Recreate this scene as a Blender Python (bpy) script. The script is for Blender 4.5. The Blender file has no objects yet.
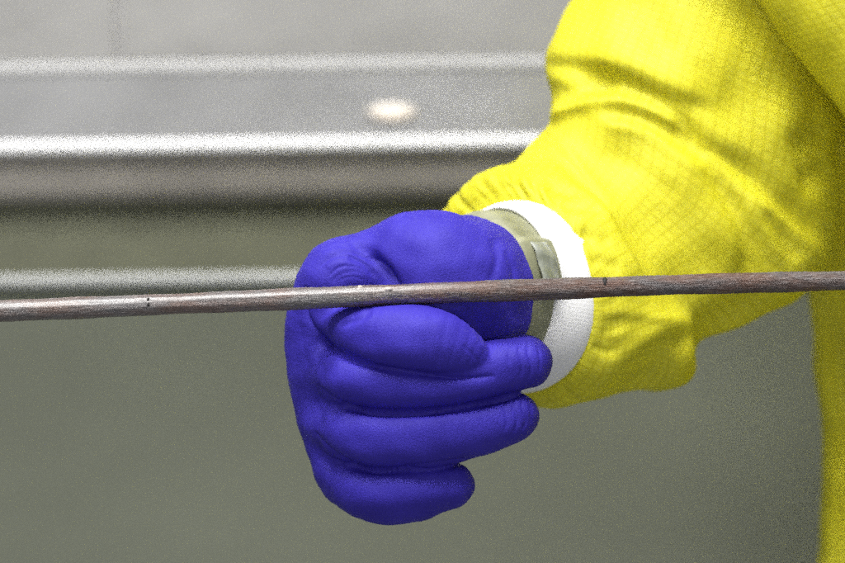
import bpy, math, random
import numpy as np

# ------------------------------------------------------------------ frame
S = 0.000331           # metres per unit of the working grid (845 units across the view)
D = 1.2                # camera to the plane of the hand
sc = bpy.context.scene
C = sc.collection

def W(p):
    """working units (x right, y down, depth away) -> metres"""
    p = np.asarray(p, dtype=np.float64)
    k = S * (1 + p[..., 2] * S / D)
    return np.stack([(p[..., 0] - 422.5) * k, p[..., 2] * S, (281.5 - p[..., 1]) * k], axis=-1)

# ------------------------------------------------------------------ camera
cam = bpy.data.cameras.new('camera')
cam_o = bpy.data.objects.new('camera', cam); C.objects.link(cam_o)
cam_o.location = (0, -D, 0); cam_o.rotation_euler = (math.pi / 2, 0, 0)
cam.sensor_width = 36; cam.lens = 36 * D / (845 * S)
cam.clip_start = 0.05; cam.clip_end = 50
cam.dof.use_dof = True; cam.dof.focus_distance = D - 60 * S; cam.dof.aperture_fstop = 7.0
sc.camera = cam_o

# ------------------------------------------------------------------ world and lamps
w = bpy.data.worlds.new('World'); sc.world = w; w.use_nodes = True
bg = w.node_tree.nodes['Background']
bg.inputs[0].default_value = (0.93, 0.97, 1.0, 1); bg.inputs[1].default_value = 0.21

def area(name, loc, target, size, size_y, power, col=(1, 1, 1)):
    l = bpy.data.lights.new(name, 'AREA'); l.shape = 'RECTANGLE'
    l.size = size; l.size_y = size_y; l.energy = power; l.color = col
    o = bpy.data.objects.new(name, l); C.objects.link(o); o.location = loc
    from mathutils import Vector
    o.rotation_euler = (Vector(target) - Vector(loc)).to_track_quat('-Z', 'Y').to_euler()
    return o
for k, (lx, ly, pw) in enumerate([(-0.62, -0.70, 3.6), (-0.62, -0.32, 3.4), (-0.25, -0.70, 6.6), (-0.25, -0.32, 5.2), (0.12, -0.70, 6.0), (0.12, -0.32, 5.0)]):
    area('ceiling_lamp', (lx, ly, 1.05), (lx * 0.4, 0, 0), 0.30, 0.24, pw, (1, 0.985, 0.96))
area('fill_lamp', (0.22, -1.25, -0.10), (0.14, 0.3, -0.10), 0.4, 0.3, 2.2, (1, 0.99, 0.97))  # unseen lamp added to lighten the lower right panel and torso
area('side_lamp', (-0.7, -1.1, 0.55), (0.05, 0, 0), 0.5, 0.5, 1.6, (1, 0.99, 0.97))

sc.view_settings.view_transform = 'Standard'; sc.view_settings.look = 'None'
sc.view_settings.exposure = 0.0; sc.view_settings.gamma = 1
sc.render.engine = 'CYCLES'
sc.cycles.use_denoising = False
sc.cycles.use_light_tree = False
sc.cycles.sample_clamp_indirect = 0.6
sc.cycles.use_adaptive_sampling = True
sc.cycles.adaptive_threshold = 1.0
sc.cycles.adaptive_min_samples = 1

# ------------------------------------------------------------------ materials
def mat(name):
    m = bpy.data.materials.new(name); m.use_nodes = True
    nt = m.node_tree; b = nt.nodes['Principled BSDF']
    return m, nt, b
def node(nt, t, **kw):
    n = nt.nodes.new(t)
    for k, v in kw.items():
        if k.startswith('i_'): n.inputs[k[2:].replace('_', ' ')].default_value = v
        else: setattr(n, k, v)
    return n
def coords(nt, scale, kind='Object'):
    tc = node(nt, 'ShaderNodeTexCoord'); mp = node(nt, 'ShaderNodeMapping')
    nt.links.new(tc.outputs[kind], mp.inputs[0]); mp.inputs['Scale'].default_value = scale
    return mp.outputs[0]
def ramp(nt, fac, stops):
    r = node(nt, 'ShaderNodeValToRGB'); e = r.color_ramp.elements
    while len(e) < len(stops): e.new(0.5)
    for i, (p, c) in enumerate(stops): e[i].position = p; e[i].color = (*c, 1)
    nt.links.new(fac, r.inputs[0]); return r.outputs[0]
def noise(nt, vec, scale, detail=3, rough=0.5):
    n = node(nt, 'ShaderNodeTexNoise'); n.inputs['Scale'].default_value = scale
    n.inputs['Detail'].default_value = detail; n.inputs['Roughness'].default_value = rough
    nt.links.new(vec, n.inputs['Vector']); return n.outputs['Fac']
def bump(nt, h, b, strength, dist):
    n = node(nt, 'ShaderNodeBump'); n.inputs['Strength'].default_value = strength
    n.inputs['Distance'].default_value = dist; nt.links.new(h, n.inputs['Height'])
    nt.links.new(n.outputs[0], b.inputs['Normal']); return n
def math_(nt, op, a, b=None):
    n = node(nt, 'ShaderNodeMath', operation=op)
    for i, v in enumerate((a, b)):
        if v is None: continue
        if isinstance(v, (int, float)): n.inputs[i].default_value = v
        else: nt.links.new(v, n.inputs[i])
    return n.outputs[0]

def glove_material():
    m, nt, b = mat('blue_nitrile')
    v = coords(nt, (1, 1, 1))
    n1 = noise(nt, v, 90, 4)
    c = ramp(nt, n1, [(0.3, (0.034, 0.022, 0.36)), (0.7, (0.046, 0.032, 0.44))])
    nt.links.new(c, b.inputs['Base Color'])
    b.inputs['Roughness'].default_value = 0.62
    b.inputs['Specular IOR Level'].default_value = 0.3
    n2 = noise(nt, v, 1700, 3, 0.6); bump(nt, n2, b, 0.6, 0.00035)
    return m
def cloth_material():
    m, nt, b = mat('yellow_ripstop')
    v = coords(nt, (1, 1, 1), 'UV')
    sep = node(nt, 'ShaderNodeSeparateXYZ'); nt.links.new(v, sep.inputs[0])
    def lines(o):
        f = math_(nt, 'FRACT', math_(nt, 'DIVIDE', o, 8.5))
        f = math_(nt, 'ABSOLUTE', math_(nt, 'SUBTRACT', f, 0.5))
        return math_(nt, 'GREATER_THAN', f, 0.39)
    g = math_(nt, 'MAXIMUM', lines(sep.outputs[0]), lines(sep.outputs[1]))
    ob = coords(nt, (1, 1, 1))
    n1 = noise(nt, ob, 45, 4)
    c = ramp(nt, n1, [(0.3, (0.72, 0.67, 0.022)), (0.7, (0.78, 0.735, 0.045))])
    mx = node(nt, 'ShaderNodeMix', data_type='RGBA')
    nt.links.new(math_(nt, 'MULTIPLY', g, 0.7), mx.inputs[0]); nt.links.new(c, mx.inputs[6])
    mx.inputs[7].default_value = (0.62, 0.565, 0.01, 1)
    nt.links.new(mx.outputs[2], b.inputs['Base Color'])
    b.inputs['Roughness'].default_value = 0.6
    b.inputs['Specular IOR Level'].default_value = 0.35
    b.inputs['Subsurface Weight'].default_value = 0.15; b.inputs['Subsurface Radius'].default_value = (1, 0.9, 0.1); b.inputs['Subsurface Scale'].default_value = 0.006
    n2 = noise(nt, ob, 160, 4, 0.6)
    bump(nt, math_(nt, 'ADD', math_(nt, 'MULTIPLY', g, 0.15), n2), b, 0.35, 0.0010)
    return m
def knit_material():
    m, nt, b = mat('white_knit')
    v = coords(nt, (1, 1, 1), 'UV')
    sep = node(nt, 'ShaderNodeSeparateXYZ'); nt.links.new(v, sep.inputs[0])
    s = math_(nt, 'SINE', math_(nt, 'MULTIPLY', sep.outputs[0], 1.6))
    t = math_(nt, 'SINE', math_(nt, 'MULTIPLY', sep.outputs[1], 2.2))
    h = math_(nt, 'ADD', math_(nt, 'MULTIPLY', s, 0.6), math_(nt, 'MULTIPLY', t, 0.5))
    bump(nt, h, b, 0.06, 0.0003)
    b.inputs['Base Color'].default_value = (0.93, 0.93, 0.92, 1)
    b.inputs['Roughness'].default_value = 0.9
    return m
def latex_material(name, c0, c1, rough=0.5):
    m, nt, b = mat(name)
    v = coords(nt, (1, 1, 1))
    c = ramp(nt, noise(nt, v, 150, 4), [(0.3, c0), (0.7, c1)])
    nt.links.new(c, b.inputs['Base Color']); b.inputs['Roughness'].default_value = rough
    bump(nt, noise(nt, v, 900, 3), b, 0.3, 0.0004)
    return m
def rod_material():
    m, nt, b = mat('weathered_rod')
    v = coords(nt, (1, 12, 12))
    v2 = coords(nt, (1, 3, 3))
    grain = noise(nt, v, 260, 6, 0.65)
    blot = noise(nt, v2, 45, 4, 0.6)
    c = ramp(nt, grain, [(0.30, (0.03, 0.018, 0.014)), (0.48, (0.14, 0.072, 0.05)), (0.60, (0.20, 0.145, 0.13)), (0.75, (0.42, 0.36, 0.34))])
    g = ramp(nt, grain, [(0.30, (0.05, 0.045, 0.045)), (0.5, (0.12, 0.108, 0.11)), (0.75, (0.40, 0.38, 0.38))])
    mx = node(nt, 'ShaderNodeMix', data_type='RGBA')
    nt.links.new(ramp(nt, blot, [(0.42, (0, 0, 0)), (0.62, (1, 1, 1))]), mx.inputs[0])
    nt.links.new(c, mx.inputs[6]); nt.links.new(g, mx.inputs[7])
    nt.links.new(mx.outputs[2], b.inputs['Base Color'])
    tc = node(nt, 'ShaderNodeTexCoord'); sp = node(nt, 'ShaderNodeSeparateXYZ'); nt.links.new(tc.outputs['Object'], sp.inputs[0])
    # the left stretch is polished by handling, the right one dull
    mr = node(nt, 'ShaderNodeMapRange'); nt.links.new(sp.outputs[0], mr.inputs[0])
    mr.inputs[1].default_value = -0.02; mr.inputs[2].default_value = 0.03
    mr.inputs[3].default_value = 0.45; mr.inputs[4].default_value = 0.62
    nt.links.new(mr.outputs[0], b.inputs['Roughness'])
    mr2 = node(nt, 'ShaderNodeMapRange'); nt.links.new(sp.outputs[0], mr2.inputs[0])
    mr2.inputs[1].default_value = -0.02; mr2.inputs[2].default_value = 0.03
    mr2.inputs[3].default_value = 0.85; mr2.inputs[4].default_value = 0.03
    nt.links.new(mr2.outputs[0], b.inputs['Coat Weight']); b.inputs['Coat Roughness'].default_value = 0.42; b.inputs['Coat IOR'].default_value = 2.0
    bump(nt, grain, b, 0.8, 0.0008)
    return m
def steel_material(name, col, rough, metallic=1.0, blotch=0.12, dirt=30):
    m, nt, b = mat(name)
    v = coords(nt, (0.8, 1, 1.4))
    n1 = noise(nt, v, dirt, 4, 0.6)
    lo = tuple(x * (1 - blotch) for x in col); hi = tuple(min(1, x * (1 + blotch)) for x in col)
    nt.links.new(ramp(nt, n1, [(0.34, lo), (0.5, col), (0.7, hi)]), b.inputs['Base Color'])
    b.inputs['Metallic'].default_value = metallic; b.inputs['Roughness'].default_value = rough
    return m
def plain(name, col, rough=0.5, metallic=0.0):
    m, nt, b = mat(name)
    nt.links.new(ramp(nt, noise(nt, coords(nt, (1, 1, 1)), 400, 3), [(0.3, tuple(x * .8 for x in col)), (0.7, col)]), b.inputs['Base Color'])
    b.inputs['Roughness'].default_value = rough; b.inputs['Metallic'].default_value = metallic
    return m

# ------------------------------------------------------------------ mesh helpers
def link(name, me, m, parent=None):
    o = bpy.data.objects.new(name, me); C.objects.link(o)
    me.materials.append(m)
    me.polygons.foreach_set('use_smooth', np.ones(len(me.polygons), dtype=bool))
    if parent: o.parent = parent
    return o
def mesh_from(name, V, F, uv=None):
    me = bpy.data.meshes.new(name)
    me.vertices.add(len(V)); me.vertices.foreach_set('co', np.asarray(V, dtype=np.float32).ravel())
    F = np.asarray(F, dtype=np.int32); n = len(F)
    me.loops.add(n * 4); me.loops.foreach_set('vertex_index', F.ravel())
    me.polygons.add(n); me.polygons.foreach_set('loop_start', np.arange(n, dtype=np.int32) * 4)
    if uv is not None:
        l = me.uv_layers.new(name='uv'); l.data.foreach_set('uv', uv[F.ravel()].astype(np.float32).ravel())
    me.update(calc_edges=True); me.validate()
    return me
def catmull(P, n):
    P = np.asarray(P, float); m = len(P)
    t = np.linspace(0, m - 1, n); i = np.clip(t.astype(int), 0, m - 2); f = (t - i)[:, None]
    g = lambda k: P[np.clip(k, 0, m - 1)]
    p0, p1, p2, p3 = g(i - 1), g(i), g(i + 1), g(i + 2)
    return 0.5 * (2 * p1 + (p2 - p0) * f + (2 * p0 - 5 * p1 + 4 * p2 - p3) * f ** 2 + (3 * p1 - p0 - 3 * p2 + p3) * f ** 3)
def grid_normals(P):
    du = np.roll(P, -1, 1) - np.roll(P, 1, 1); dt = np.gradient(P, axis=0)
    n = np.cross(du, dt); n /= np.linalg.norm(n, axis=-1, keepdims=True) + 1e-9
    c = P.mean(axis=1, keepdims=True)
    if ((P - c) * n).sum() < 0: n = -n
    return n
def seg_dist(x, y, pts):
    """distance to a polyline, signed side and running parameter 0..1"""
    best = np.full(x.shape, 1e9); side = np.zeros(x.shape); par = np.zeros(x.shape)
    L = [math.dist(a, b) for a, b in zip(pts[:-1], pts[1:])]; tot = sum(L); acc = 0
    for (ax, ay), (bx, by), l in zip(pts[:-1], pts[1:], L):
        dx, dy = bx - ax, by - ay
        t = np.clip(((x - ax) * dx + (y - ay) * dy) / (l * l + 1e-9), 0, 1)
        ex, ey = x - ax - t * dx, y - ay - t * dy
        d = np.hypot(ex, ey); m = d < best
        best = np.where(m, d, best); side = np.where(m, np.sign(dx * ey - dy * ex), side)
        par = np.where(m, (acc + t * l) / tot, par); acc += l
    return best, side, par
def strokes(P, N, ST, soft=0):
    """folds and creases: (points, kind, amplitude, width[, width on the other side])"""
    x, y = P[..., 0], P[..., 1]; out = np.zeros(x.shape)
    front = np.clip(-N[..., 2] * 1.6 + 0.25, 0, 1)
    for st in ST:
        pts, kind, amp, wd = st[:4]; w2 = st[4] if len(st) > 4 else wd
        pts = [tuple(q) for q in catmull(pts, max(12, 5 * len(pts)))]
        d, s, t = seg_dist(x, y, pts)
        fade = np.clip(np.minimum(t, 1 - t) * 6, 0, 1) ** 0.7
        end = np.where((t <= 0) | (t >= 1), 0.0, 1.0) * fade if kind != 'n' else 1
        ww = np.where(s > 0, wd, w2)
        if kind == 'v': dd = -amp * np.exp(-(d / ww) ** 2)
        elif kind == 'r': dd = amp * np.exp(-(d / ww) ** 2)
        elif kind == 'V': dd = -amp * np.exp(-d / ww)
        elif kind == 's':       # a step: positive side stands proud and eases out over wd
            dd = amp * np.where(s > 0, np.exp(-d / wd) * (1 - np.exp(-d / 6.0)), -0.5 * np.exp(-(d / w2) ** 2) * (1 - np.exp(-d / 6.0)))
        out += dd * end * front
    for _ in range(soft):
        out = (out + np.roll(out, 1, 0) + np.roll(out, -1, 0) + np.roll(out, 1, 1) + np.roll(out, -1, 1)) / 5
    return P + N * out[..., None]
rng = np.random.default_rng(7)
def wobble(x, y, z, scale, amp, n=10, seed=1):
    r = np.random.default_rng(seed); o = np.zeros(x.shape)
    for i in range(n):
        d = r.normal(size=3); d /= np.linalg.norm(d); f = 2 * math.pi / scale * r.uniform(0.6, 1.6)
        o += np.sin((d[0] * x + d[1] * y + d[2] * z) * f + r.uniform(0, 6.28)) / n ** 0.5
    return o * amp

def loft(name, secs, m, parent, nt=300, nu=320, disp=None, ST=None, pre=None):
    """sections: (A, B, v, depth) -> closed rings through A and B with half-depth vector v=(x, depth) or (x, y, depth)"""
    rows = []
    for s in secs:
        A, B, v, z = s[:4]; 
        if len(v) == 2: v = (v[0], 0, v[1])
        zb = s[4] if len(s) > 4 else z
        rows.append([*A, z, *B, zb, *v])
    R = catmull(rows, nt)
    th = np.linspace(0, 2 * math.pi, nu, endpoint=False)
    c = (R[:, 0:3] + R[:, 3:6]) / 2; u = (R[:, 0:3] - R[:, 3:6]) / 2; v = R[:, 6:9]
    P = c[:, None] + u[:, None] * np.cos(th)[None, :, None] + v[:, None] * np.sin(th)[None, :, None]
    N = grid_normals(P)
    tlen = np.concatenate([[0], np.cumsum(np.linalg.norm(np.diff(c, axis=0), axis=1))])
    rad = (np.linalg.norm(u, axis=1) + np.linalg.norm(v, axis=1)) / 2
    UV = np.stack([np.broadcast_to(th[None] * 95.0, P.shape[:2]), np.broadcast_to(tlen[:, None], P.shape[:2])], -1)
    if disp is not None:
        P = P + N * disp(th[None, :], tlen[:, None], P)[..., None]; N = grid_normals(P)
    if ST: P = strokes(P, N, ST, 10)
    V = W(P.reshape(-1, 3)); a, b = np.meshgrid(np.arange(nt - 1), np.arange(nu), indexing='ij')
    bn = (b + 1) % nu
    F = np.stack([a * nu + b, a * nu + bn, (a + 1) * nu + bn, (a + 1) * nu + b], -1).reshape(-1, 4)
    return link(name, mesh_from(name, V, F, UV.reshape(-1, 2)), m, parent)

# -- implicit solids meshed with surface nets
def round_cone(X, Y, Z, a, b):
    ax, ay, az, ra = a; bx, by, bz, rb = b
    d = np.array([bx - ax, by - ay, bz - az]); l2 = float(d @ d) + 1e-6
    t = np.clip(((X - ax) * d[0] + (Y - ay) * d[1] + (Z - az) * d[2]) / l2, 0, 1)
    return np.sqrt((X - ax - t * d[0]) ** 2 + (Y - ay - t * d[1]) ** 2 + (Z - az - t * d[2]) ** 2) - (ra + (rb - ra) * t)
def smin(a, b, k):
    h = np.clip(k - np.abs(a - b), 0, None) / k
    return np.minimum(a, b) - h * h * k * 0.25
def chain(X, Y, Z, pts, sub=4, pad=26):
    P = catmull(pts, (len(pts) - 1) * sub + 1) if len(pts) > 2 else np.array(pts, float)
    f = np.full(X.shape, 60, dtype=np.float32)
    x, y, z = X[:, 0, 0], Y[0, :, 0], Z[0, 0, :]
    for a, b in zip(P[:-1], P[1:]):
        sl = []
        for ax, k in ((x, 0), (y, 1), (z, 2)):
            lo_ = min(a[k] - a[3], b[k] - b[3]) - pad; hi_ = max(a[k] + a[3], b[k] + b[3]) + pad
            sl.append(slice(*np.searchsorted(ax, [lo_, hi_])))
        sl = tuple(sl)
        f[sl] = np.minimum(f[sl], round_cone(X[sl], Y[sl], Z[sl], a, b))
    return f
def surface_nets(F, lo, h):
    s = F < 0
    nx, ny, nz = F.shape
    cs = [(i, j, k) for i in (0, 1) for j in (0, 1) for k in (0, 1)]
    sl = lambda i, j, k: (slice(i, nx - 1 + i), slice(j, ny - 1 + j), slice(k, nz - 1 + k))
    cnt = sum(s[sl(*c)].astype(np.int8) for c in cs)
    act = (cnt > 0) & (cnt < 8)
    idx = np.argwhere(act); vid = -np.ones(act.shape, dtype=np.int64); vid[act] = np.arange(len(idx))
    acc = np.zeros((len(idx), 3)); n = np.zeros(len(idx))
    for a in cs:
        for ax in range(3):
            if a[ax]: continue
            b = list(a); b[ax] = 1
            fa = F[tuple((idx + a).T)]; fb = F[tuple((idx + b).T)]
            m = (fa < 0) != (fb < 0); t = np.where(m, fa / np.where(fa - fb == 0, 1, fa - fb), 0)
            p = np.array(a, float)[None].repeat(len(idx), 0); p[:, ax] += t
            acc[m] += p[m]; n[m] += 1
    V = (idx + acc / n[:, None]) * h + np.array(lo)
    Q = []
    for ax in range(3):
        o1, o2 = [i for i in range(3) if i != ax]
        sa = [slice(1, -1)] * 3; sb = [slice(1, -1)] * 3
        sa[ax] = slice(0, -1); sb[ax] = slice(1, None)
        A = s[tuple(sa)]; B = s[tuple(sb)]
        e = np.argwhere(A != B); off = np.ones((3,), int); off[ax] = 0; g = e + off
        q = []
        for d1, d2 in ((-1, -1), (0, -1), (0, 0), (-1, 0)):
            c = g.copy(); c[:, o1] += d1; c[:, o2] += d2; q.append(vid[tuple(c.T)])
        q = np.stack(q, 1); flip = A[tuple(e.T)]
        if ax == 1: flip = ~flip
        q[~flip] = q[~flip][:, ::-1]; Q.append(q)
    Q = np.concatenate(Q); Q = Q[(Q >= 0).all(1)]
    return V, Q
def vert_normals(V, Q):
    fn = np.cross(V[Q[:, 2]] - V[Q[:, 0]], V[Q[:, 3]] - V[Q[:, 1]])
    N = np.zeros_like(V)
    for k in range(4): np.add.at(N, Q[:, k], fn)
    return N / (np.linalg.norm(N, axis=1, keepdims=True) + 1e-9)
def relax(V, Q, it=3, lam=0.5):
    for _ in range(it):
        A = np.zeros_like(V); n = np.zeros(len(V))
        for k in range(4):
            for o in (1, 3):
                np.add.at(A, Q[:, k], V[Q[:, (k + o) % 4]]); np.add.at(n, Q[:, k], 1)
        V = V + lam * (A / n[:, None] - V)
    return V

# ------------------------------------------------------------------ things
def thing(name, label, cat, loc=(0, 0, 0), group=None):
    o = bpy.data.objects.new(name, None); C.objects.link(o); o.location = loc
    o['label'] = label; o['category'] = cat
    if group: o['group'] = group
    return o

AX, AZ = 0.63, 0.777   # the wrist runs away to the right
def ring(cx, cy, cz, r, ry=None):
    """section of a tube round the wrist axis"""
    ry = ry or r
    return ((cx, cy - ry), (cx, cy + ry), (AZ * r, -AX * r), cz)

# ---- background: steel cabinet, profile extruded along x
cab = thing('steel_cabinet', 'blurred stainless steel cabinet with bright rounded ledge behind the gloved hand', 'cabinet')
BD = 1000
TILT = 0.0125
def strip(name, prof, m, x0=-900, x1=1800, label=None, n=2):
    """prof: (y, depth) polyline in working units measured at the far depth"""
    xs = np.linspace(x0, x1, n); V = []
    for x in xs:
        for (y, z) in prof:
            p = W(np.array([422.5, y, BD])); q = [ (x - 422.5) * S * (1 + BD * S / D), (BD + z) * S, p[2] + (x - 422.5) * S * (1 + BD * S / D) * TILT]
            V.append(q)
    k = len(prof); F = []
    for i in range(n - 1):
        for j in range(k - 1): F.append([i * k + j, i * k + j + 1, (i + 1) * k + j + 1, (i + 1) * k + j])
    o = link(name, mesh_from(name, V, F), m, cab)
    if label: o['label'] = label
    return o
def arc(cy, cz, r, a0, a1, n=14):
    return [(cy - r * math.sin(math.radians(a0 + (a1 - a0) * i / (n - 1))), cz - r * math.cos(math.radians(a0 + (a1 - a0) * i / (n - 1)))) for i in range(n)]
up = steel_material('brushed_steel', (0.40, 0.395, 0.385), 0.2, 0.25, blotch=0.10, dirt=26)
mid = steel_material('smooth_steel', (0.42, 0.42, 0.425), 0.2, 0.3, blotch=0.10, dirt=26)
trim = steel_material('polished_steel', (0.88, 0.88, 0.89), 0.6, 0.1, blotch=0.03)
satin = steel_material('satin_rail', (0.42, 0.43, 0.42), 0.65, 0.0, blotch=0.04)
brown = steel_material('dull_brown_steel', (0.50, 0.465, 0.42), 0.6, 0.0, 0.12)
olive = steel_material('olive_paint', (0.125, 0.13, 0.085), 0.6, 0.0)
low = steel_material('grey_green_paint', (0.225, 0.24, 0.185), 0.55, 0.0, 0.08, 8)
strip('upper_panel', [(-700, 40), (56, 4)], up, x0=-900, x1=113)
strip('upper_panel', [(-700, 40), (56, 4)], up, x0=124, x1=1800)
strip('panel_joint', [(-700, 46), (60, 8)], steel_material('joint_seal', (0.31, 0.305, 0.30), 0.5, 0.0), x0=100, x1=136)
strip('panel_bead', [(57, 4), (60, -1), (66, -3), (71, -1), (72, 0)], steel_material('satin_steel', (0.42, 0.42, 0.42), 0.6, 0.0, blotch=0.05))
strip('middle_panel', [(72, 0), (136, 0)], mid)
strip('ledge', [(136, -6)] + arc(143.5, -10, 7.5, 80, -60) , trim)
strip('ledge_underside', [(149, -6), (154, 8), (188, 2), (197, 34)], brown)
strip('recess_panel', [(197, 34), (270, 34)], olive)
strip('rail', arc(276.5, 22, 7.0, 100, -60), satin)
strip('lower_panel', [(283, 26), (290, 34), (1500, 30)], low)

def reflected_spot():  # glowing oval added in place of a warm light reflected in the steel
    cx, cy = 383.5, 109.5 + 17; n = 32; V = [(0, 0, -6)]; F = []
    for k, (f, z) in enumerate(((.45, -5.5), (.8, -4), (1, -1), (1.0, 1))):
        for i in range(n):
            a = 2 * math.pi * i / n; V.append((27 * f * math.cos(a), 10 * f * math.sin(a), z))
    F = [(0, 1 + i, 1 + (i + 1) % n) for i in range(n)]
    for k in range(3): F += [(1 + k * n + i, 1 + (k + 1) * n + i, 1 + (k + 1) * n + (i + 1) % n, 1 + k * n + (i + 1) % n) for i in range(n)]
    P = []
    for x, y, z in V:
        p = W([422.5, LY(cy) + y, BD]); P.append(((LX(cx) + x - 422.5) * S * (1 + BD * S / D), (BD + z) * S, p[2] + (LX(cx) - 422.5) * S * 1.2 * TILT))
    me = bpy.data.meshes.new('reflection_glow'); me.from_pydata([tuple(map(float, q)) for q in P], [], F); me.update()
    m, nt, b = mat('warm_glow'); b.inputs['Base Color'].default_value = (0.5, 0.48, 0.45, 1)
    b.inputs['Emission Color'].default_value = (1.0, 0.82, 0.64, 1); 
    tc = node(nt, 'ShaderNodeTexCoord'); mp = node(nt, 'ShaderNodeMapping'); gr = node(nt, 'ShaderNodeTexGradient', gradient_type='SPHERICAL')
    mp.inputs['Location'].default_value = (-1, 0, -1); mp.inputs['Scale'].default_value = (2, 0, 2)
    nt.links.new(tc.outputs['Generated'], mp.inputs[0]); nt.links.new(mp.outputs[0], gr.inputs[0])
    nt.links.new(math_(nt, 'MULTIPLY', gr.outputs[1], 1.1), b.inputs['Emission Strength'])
    o = link('reflection_glow', me, m, cab); o['label'] = 'small warm white oval glow imitating a light reflected in the steel panel'
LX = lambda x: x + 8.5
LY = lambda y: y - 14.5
reflected_spot()
# ---- person
person = thing('person', 'person in yellow coverall and blue glove holding a fist behind the thin rod', 'person', tuple(W([500, 300, 60])))
M_glove = glove_material(); M_cloth = cloth_material(); M_knit = knit_material()
M_khaki = latex_material('khaki_latex', (0.235, 0.24, 0.145), (0.35, 0.355, 0.23))
M_patch = latex_material('clear_tape', (0.20, 0.215, 0.155), (0.40, 0.42, 0.38), 0.35)

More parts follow.
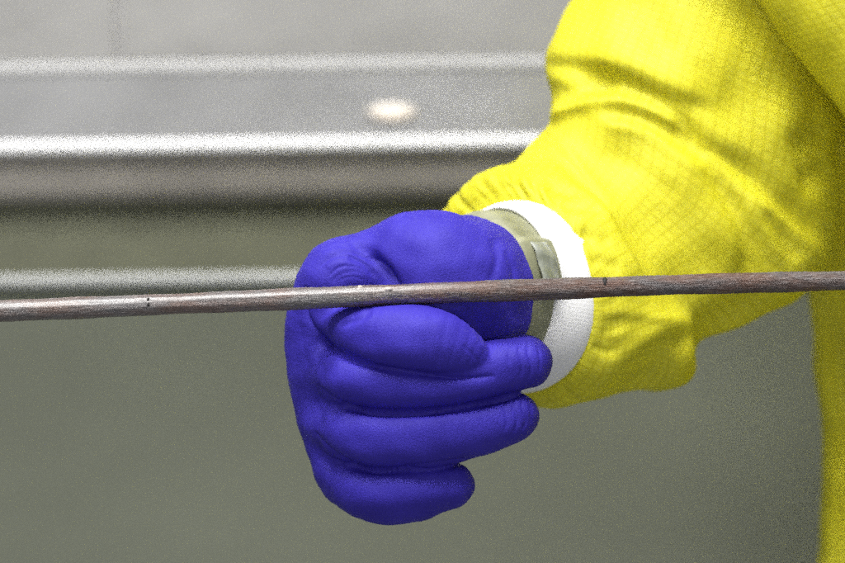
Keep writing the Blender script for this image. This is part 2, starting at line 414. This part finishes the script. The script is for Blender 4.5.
def build_glove():
    h = 1.15; lo = (268, 192, -108); hi = (566, 540, 150)
    X, Y, Z = np.meshgrid(*[np.arange(a, b, h, dtype=np.float32) for a, b in zip(lo, hi)], indexing='ij')
    # back of the hand and first finger bones
    f = chain(X, Y, Z, [(338, 281, 4, 40), (322, 318, 14, 36), (319, 350, 20, 34), (324, 392, 22, 33), (333, 440, 22, 29), (346, 480, 18, 26)])
    palm = chain(X, Y, Z, [(372, 330, 62, 60), (385, 400, 62, 52), (395, 450, 50, 42)])
    palm = smin(palm, chain(X, Y, Z, [(380, 300, 50, 60), (440, 296, 42, 66), (474, 292, 44, 72)]), 20)
    f = smin(f, palm, 24)
    # ball of the thumb
    th = chain(X, Y, Z, [(412, 256, -2, 44), (440, 264, -6, 53), (470, 280, 6, 56)])
    web = chain(X, Y, Z, [(352, 275, 6, 36), (384, 258, 10, 34), (410, 250, 8, 34)])
    f = smin(f, web, 16)
    f = smin(f, th, 9)
    # cuff of the glove, cut square to the wrist
    cf = chain(X, Y, Z, [(440, 287, 0, 60), (464, 296, 36, 80), (482, 302, 72, 84)], sub=3)
    f = smin(f, cf, 14)
    cut = (X - 464) * 0.5 + (Z - 36) * 0.866
    f = -smin(-f, -cut, 3)
    fingers = [
        [(334, 322, -12, 16), (356, 331, -42, 25), (392, 338, -60, 34), (430, 342, -64, 35), (462, 353, -60, 25), (487, 368, -54, 8)],
        [(326, 370, 10, 24), (354, 378, -34, 31), (410, 381, -46, 32.5), (455, 378, -46, 32), (500, 368, -42, 28), (526, 362, -38, 26.5)],
        [(326, 420, 14, 24), (358, 433, -22, 33), (415, 436, -34, 35), (455, 430, -34, 33), (490, 423, -32, 28.5), (513, 416, -30, 26)],
        [(340, 472, 14, 22), (366, 489, -6, 31), (405, 491, -15, 32.5), (432, 487, -16, 28), (450, 485, -15, 24.5)],
    ]
    for i, ch in enumerate(fingers):
        g = chain(X, Y, Z, ch)
        f = smin(f, g, 2.5 + 9 * np.clip((356 - X) / 30, 0, 1))
    V, Q = surface_nets(f, lo, h)
    V = relax(V, Q, 3)
    N = vert_normals(V, Q)
    if (N * (V - V.mean(0))).sum() < 0: Q = Q[:, ::-1]; N = -N
    V = V + N * wobble(V[:, 0], V[:, 1], V[:, 2], 34, 0.55, seed=3)[:, None]
    ST = [
        # web between thumb and index knuckle
        ([(346, 240), (356, 245), (372, 256), (386, 271), (394, 284), (402, 298)], 'v', 4, 6),
        ([(368, 254), (384, 268), (395, 284), (402, 298)], 'V', 4, 3),
        ([(348, 256), (362, 264), (376, 277)], 'v', 1.6, 3),
        ([(322, 262), (336, 254), (352, 252), (366, 260)], 'v', 1.0, 2.2),
        ([(330, 283), (340, 275), (353, 271), (366, 274)], 'v', 0.8, 2.4),
        ([(326, 268), (340, 263), (352, 265)], 'r', 0.8, 3),
        ([(342, 301), (380, 300), (430, 300), (480, 304)], 'v', 3, 5),
        ([(306, 285), (306, 308), (314, 328), (332, 348)], 'V', 4, 3),
        # fine folds over the first knuckle
        ([(312, 262), (324, 250), (340, 246), (354, 249)], 'v', .6, 1.5),
        ([(318, 268), (332, 258), (348, 256), (362, 262), (372, 270)], 'v', .9, 1.6),
        ([(326, 279), (338, 268), (352, 266), (366, 271)], 'v', .8, 1.5),
        ([(334, 284), (344, 278), (356, 277), (366, 281)], 'v', .6, 1.4),
        ([(352, 250), (366, 257), (378, 267), (388, 280)], 'v', 1.2, 1.6),
        ([(300, 320), (303, 345), (308, 370)], 'v', .8, 3),
        ([(372, 306), (366, 316), (352, 322), (338, 326)], 'v', 1.6, 3),
        ([(316, 350), (322, 368), (322, 386)], 'v', 1.0, 4),
        ([(315, 398), (321, 414), (320, 430)], 'v', 1.0, 4),
        ([(314, 440), (324, 458), (334, 476)], 'v', 1.6, 4),
        # deep lines under each finger
        ([(318, 336), (334, 349), (352, 360), (385, 369), (425, 375), (460, 378), (496, 376)], 'V', 6, 2.4),
        ([(316, 384), (330, 397), (348, 407), (380, 413), (430, 412), (490, 402), (536, 388)], 'V', 7, 2.4),
        ([(314, 430), (326, 447), (344, 461), (376, 471), (430, 467), (486, 457)], 'V', 7, 2.4),
        # tension lines at the wrist
        ([(492, 238), (497, 256), (494, 272), (490, 284)], 'v', 1.8, 4.5),
        ([(470, 300), (474, 315), (480, 330), (484, 345)], 'v', 1.6, 4.5),
        ([(487, 298), (489, 315), (490, 332)], 'r', .9, 4),
        ([(505, 250), (512, 266), (514, 284)], 'v', 1.5, 3),
        # loose fingertips
        ([(520, 340), (519, 352), (522, 366), (520, 378)], 'v', 1.0, 1.7),
        ([(528, 339), (528, 352), (531, 366), (529, 380)], 'v', 1.2, 1.7),
        ([(537, 341), (539, 352), (540, 364), (538, 374)], 'v', .9, 1.6),
        ([(511, 343), (509, 355), (511, 365)], 'v', .7, 1.7),
        ([(507, 395), (504, 406), (507, 418), (505, 432)], 'v', 1.0, 1.7),
        ([(515, 394), (513, 406), (517, 420), (514, 434)], 'v', 1.25, 1.7),
        ([(523, 396), (522, 408), (526, 420), (522, 431)], 'v', 1.1, 1.7),
        ([(530, 402), (531, 412), (531, 424)], 'v', 0.8, 1.6),
        ([(462, 344), (470, 352), (478, 362)], 'v', 0.7, 2.0),
        ([(446, 470), (450, 484), (448, 500)], 'v', 0.5, 2.2),
        ([(474, 336), (484, 350), (490, 364)], 'r', 1.2, 2.5),
    ]
    P = strokes(V, N, ST)
    P = relax(P, Q, 1, 0.3)
    return link('glove', mesh_from('glove', W(P), Q), M_glove, person)
build_glove()

# inner glove, tape patch, knit cuff
def gath(seed, n0, n1, amp):
    r = np.random.default_rng(seed); F = [(r.integers(n0, n1), r.uniform(0, 6.28), r.uniform(.4, 1)) for _ in range(9)]
    def f(th): return sum(a * np.sin(k * th + p) for k, p, a in F) / 3 * amp
    return f
g1 = gath(5, 2, 7, 1.2)
def sst(x, a, b):
    t = np.clip((np.degrees(x) - a) / (b - a), 0, 1); return t * t * (3 - 2 * t)
loft('inner_glove', [ring(470, 292, 38, 64, 72), ring(478, 290, 46, 68, 78), ring(488, 291, 58, 69, 80), ring(498, 292, 70, 70, 81), ring(520, 295, 95, 72, 82)],
     M_khaki, person, 60, 200, disp=lambda th, t, P: g1(th) * np.clip(t / 12, 0, 1) + 7 * sst(th, 46, 54) * (1 - sst(th, 84, 96)) * (1 - sst(th * 0 + t, 48 * 57.3, 60 * 57.3) * 0))
def knit_disp(th, t, P): return 0 * th + gath(9, 2, 5, 1.2)(th)
loft('knit_cuff', [ring(506, 292, 78, 66, 79), ring(500, 292, 72, 70, 84), ring(503, 293, 75, 77, 89), ring(512, 295, 86, 90, 94.5), ring(521, 297, 97, 97), ring(536, 299, 116, 98), ring(560, 300, 150, 96)],
     M_knit, person, 90, 880, disp=knit_disp)
# patch of tape lying on the inner glove
def patch(name, m, ang0, ang1, s0, s1, lift, nn=40):
    a = np.radians(np.linspace(ang0, ang1, nn)); s = np.linspace(s0, s1, nn)
    A_, S_ = np.meshgrid(a, s, indexing='ij'); r = 79 + lift
    edge = np.minimum(np.minimum(A_ - a[0], a[-1] - A_) * 79, np.minimum(S_ - s0, s1 - S_))
    r = r - 3.5 * np.exp(-edge / 3) + 1.0 * np.sin(A_ * 16 + S_ * .1)
    cx = 490 + S_ * AX; cz = 58 + S_ * AZ; cy = 291 + 0 * S_
    P = np.stack([cx + AZ * r * np.cos(A_), cy - r * np.sin(A_), cz - AX * r * np.cos(A_)], -1)
    i, j = np.meshgrid(np.arange(nn - 1), np.arange(nn - 1), indexing='ij')
    F = np.stack([i * nn + j, i * nn + j + 1, (i + 1) * nn + j + 1, (i + 1) * nn + j], -1).reshape(-1, 4)
    o = link(name, mesh_from(name, W(P.reshape(-1, 3)), F), m, person)
    md = o.modifiers.new('solid', 'SOLIDIFY'); md.thickness = 0.0006
    return o
p = patch('tape_patch', M_patch, 2, 40, -12, 16, 2.5)

# sleeve
G = gath(21, 12, 34, 1.0); G2 = gath(22, 20, 60, 1.0)
def sleeve_disp(th, t, P):
    o = (0.2 + 0.8 * np.clip(np.cos(th), 0, 1)) * G(th) * 3.0 * np.exp(-((t - 26) / 18) ** 2) + (0.2 + 0.8 * np.clip(np.cos(th), 0, 1)) * G2(th) * 0.8 * np.exp(-((t - 10) / 14) ** 2)
    o = o + wobble(P[..., 0], P[..., 1], P[..., 2], 95, 2.6, seed=11) * np.clip(t / 60, 0, 1)
    o = o + wobble(P[..., 0], P[..., 1], P[..., 2], 46, 0.45, seed=12) * np.clip(t / 40, 0, 1)
    return o
SL = [
    ((512, 206), (528, 388), (71, -57), 92),
    ((512, 197), (532, 398), (76, -60), 94),
    ((500, 180), (546, 408), (86, -70), 108),
    ((500, 170), (578, 402), (84, -82), 125),
    ((520, 161), (625, 391), (70, -92), 150),
    ((530, 153), (665, 394), (48, -100), 170),
    ((538, 142), (690, 380), (28, -104), 185),
    ((545, 130), (702, 342), (12, -104), 195),
    ((550, 118), (755, 319), (0, -104), 205),
    ((549, 96), (806, 292), (0, -108), 215),
    ((545, 66), (833, 248), (0, -112), 225),
    ((556, 34), (838, 190), (0, -114), 235),
    ((573, 0), (842, 110), (0, -114), 245),
    ((596, -50), (860, 20), (0, -112), 255),
    ((620, -130), (880, -110), (0, -110), 265),
]
SST = [
    # the two long folds across the elbow
    ([(720, 112), (665, 92), (625, 76), (590, 67), (560, 63), (530, 62)], 's', 12, 55, 10),
    ([(535, 92), (565, 92), (590, 86), (615, 86)], 'v', 7, 12),
    ([(575, 78), (605, 80), (640, 93), (672, 116), (700, 138)], 'v', 10, 15, 12),
    ([(540, 122), (570, 107), (600, 99), (630, 101), (660, 114), (690, 134)], 'r', 8, 7, 6),
    ([(598, 112), (630, 115), (660, 129), (690, 149), (722, 171)], 'v', 8, 8, 10),
    ([(600, 122), (640, 128), (672, 146), (705, 168)], 'r', 5, 9, 5),
    ([(670, 124), (700, 142), (740, 166), (785, 200), (840, 250)], 'v', 13, 14, 12),
    ([(705, 152), (728, 170), (755, 196), (790, 226), (820, 250)], 'r', 5, 7),
    # fold running down over the forearm
    ([(706, 165), (722, 188), (738, 216), (747, 248), (745, 290)], 'v', 11, 8, 20),
    ([(722, 172), (745, 200), (764, 230), (785, 268)], 'r', 6, 7),
    ([(768, 208), (785, 235), (800, 262)], 'v', 4, 10),
    ([(640, 175), (670, 205), (690, 245), (695, 285)], 'v', 2.5, 16),
    # around the shoulder
    ([(735, -10), (765, 20), (790, 55), (815, 85), (842, 112)], 'v', 8, 14),
    ([(800, 182), (812, 178), (830, 165)], 'v', 8, 14),
    ([(790, 150), (810, 140), (830, 132)], 'v', 7, 14),
    # upper sleeve planes
    ([(702, 60), (704, 85), (698, 110)], 'v', 3, 14),
    ([(640, -10), (655, 20), (665, 60)], 'v', 4, 16),
    ([(600, 150), (640, 170), (680, 200)], 'v', 2.5, 10),
    # below the rod
    ([(600, 318), (630, 317), (660, 322), (690, 328)], 's', -5, 14, 8),
    ([(602, 392), (622, 368), (650, 345), (680, 332), (700, 330)], 's', -14, 30, 20),
    ([(600, 330), (612, 345), (625, 358)], 'v', 1.8, 7),
    ([(690, 325), (720, 318), (760, 300)], 'v', 6, 12),
    # gathers at the hem
    ([(520, 168), (514, 180), (508, 192)], 'v', 4, 3.5),
    ([(545, 185), (560, 190), (580, 196)], 'v', 4, 5),
    ([(552, 200), (570, 206), (592, 208), (605, 212)], 'v', 4, 6),
    ([(575, 232), (592, 240), (612, 240)], 'v', 3, 6),
    ([(588, 262), (602, 262), (622, 268)], 'v', 3, 6),
    ([(592, 345), (604, 352), (618, 352)], 'v', 2.5, 4),
    ([(560, 385), (572, 398), (585, 404)], 'v', 3, 4),
]
loft('coverall_sleeve', SL, M_cloth, person, 420, 520, disp=sleeve_disp, ST=SST)

def torso_disp(th, t, P):
    return wobble(P[..., 0], P[..., 1], P[..., 2], 160, 4, seed=31) + wobble(P[..., 0], P[..., 1], P[..., 2], 60, 1.2, seed=32)
loft('coverall_torso', [((x, y), (1350, y), (0, -150), 410) for x, y in
     [(830, -260), (822, -100), (815, 50), (806, 180), (800, 250), (805, 298), (813, 350), (820, 420), (825, 480), (818, 563), (812, 680), (815, 850)]],
     M_cloth, person, 200, 400, disp=torso_disp,
     ST=[([(815, 300), (826, 380), (834, 470), (830, 563), (826, 640)], 'r', 5, 7), ([(830, 310), (843, 400), (850, 500)], 'v', 6, 10)])
loft('coverall_shoulder', [((640, -170), (900, -330), (0, -60), 110), ((700, -78), (960, -190), (0, -70), 110), ((754, 0), (1030, -90), (0, -75), 115), ((799, 60), (1090, -20), (0, -78), 120),
     ((847, 117), (1130, 60), (0, -78), 130), ((900, 175), (1150, 150), (0, -70), 150), ((960, 230), (1150, 230), (0, -50), 180)],
     M_cloth, person, 160, 260, disp=lambda th, t, P: wobble(P[..., 0], P[..., 1], P[..., 2], 70, 1.6, seed=41))

# ---- rod
rod = thing('rod', 'thin weathered brown rod with black tick marks running across the gloved fist', 'rod', tuple(W([422, 294, -61])))
RP = [(-500, 331), (-200, 319), (0, 311), (200, 303), (400, 294.3), (560, 289), (700, 284), (845, 280.5), (1050, 275), (1350, 267)]
def rod_mesh():
    n, k = 900, 40
    c = catmull(RP, n); th = np.linspace(0, 2 * math.pi, k, endpoint=False)
    x = c[:, 0][:, None]; r = 10.6 + 0.35 * np.sin(x / 37) + 0.25 * np.sin(x / 11.3 + 1) - 0.9 * np.clip((x - 540) / 300, 0, 1)
    r = r + 0.16 * np.sin(th[None] * 7 + x / 60) + 0.14 * np.sin(th[None] * 13 - x / 90) + rng.normal(0, 0.07, (n, k))
    P = np.stack([np.broadcast_to(x, (n, k)), c[:, 1][:, None] - r * np.sin(th), -61 - r * np.cos(th)], -1)
    i, j = np.meshgrid(np.arange(n - 1), np.arange(k), indexing='ij'); jn = (j + 1) % k
    F = np.stack([i * k + j, i * k + jn, (i + 1) * k + jn, (i + 1) * k + j], -1).reshape(-1, 4)
    return mesh_from('shaft', W(P.reshape(-1, 3)), F)
link('shaft', rod_mesh(), rod_material(), rod)
black = plain('black_ink', (0.012, 0.01, 0.01), 0.6)
chipm = plain('pale_chip', (0.58, 0.52, 0.47), 0.4)
def rod_y(x): 
    xs = [p[0] for p in RP]; ys = [p[1] for p in RP]; return float(np.interp(x, xs, ys))
def blob(name, x, ang, sx, sa, m, lift=0.5, label=None, seed=0):
    """small raised fleck on the shaft at angle ang above the horizontal"""
    n = 10; r = np.random.default_rng(seed); V = [(x, ang, lift)]
    for ringk, f in ((1, .6), (2, 1.0)):
        for i in range(n):
            a = 2 * math.pi * i / n; w_ = f * r.uniform(.8, 1.15)
            V.append((x + sx * w_ * math.cos(a), ang + sa * w_ * math.sin(a), lift * (.8 if ringk == 1 else -1)))
    P = [(v[0], rod_y(v[0]) - (10.7 + v[2]) * math.sin(math.radians(v[1])), -61 - (10.7 + v[2]) * math.cos(math.radians(v[1]))) for v in V]
    me = bpy.data.meshes.new(name)
    F = [(0, 1 + i, 1 + (i + 1) % n) for i in range(n)] + [(1 + i, 1 + n + i, 1 + n + (i + 1) % n, 1 + (i + 1) % n) for i in range(n)]
    me.from_pydata([tuple(q) for q in W(np.array(P))], [], F); me.update()
    o = link(name, me, m, rod)
    if label: o['label'] = label
blob('tick_mark', 148, 34, 1.9, 12, black, 0.8, 'small black dot on the upper side of the rod', 1)
blob('tick_mark', 148.5, 2, 1.9, 14, black, 0.8, 'small black dot below the other one', 2)
blob('tick_mark', 605, 46, 2.4, 38, black, 0.9, 'black tick mark right of the glove cuff', 3)
blob('chip', 360, 60, 3.4, 18, chipm, 1.2, 'pale chip on top edge of the rod', 4)
blob('chip', 388, 34, 6, 18, chipm, 1.3, 'shiny pale nick in the rod', 5)

# keep children where they were built
for o in bpy.data.objects:
    if o.parent is not None: o.location = -o.parent.location
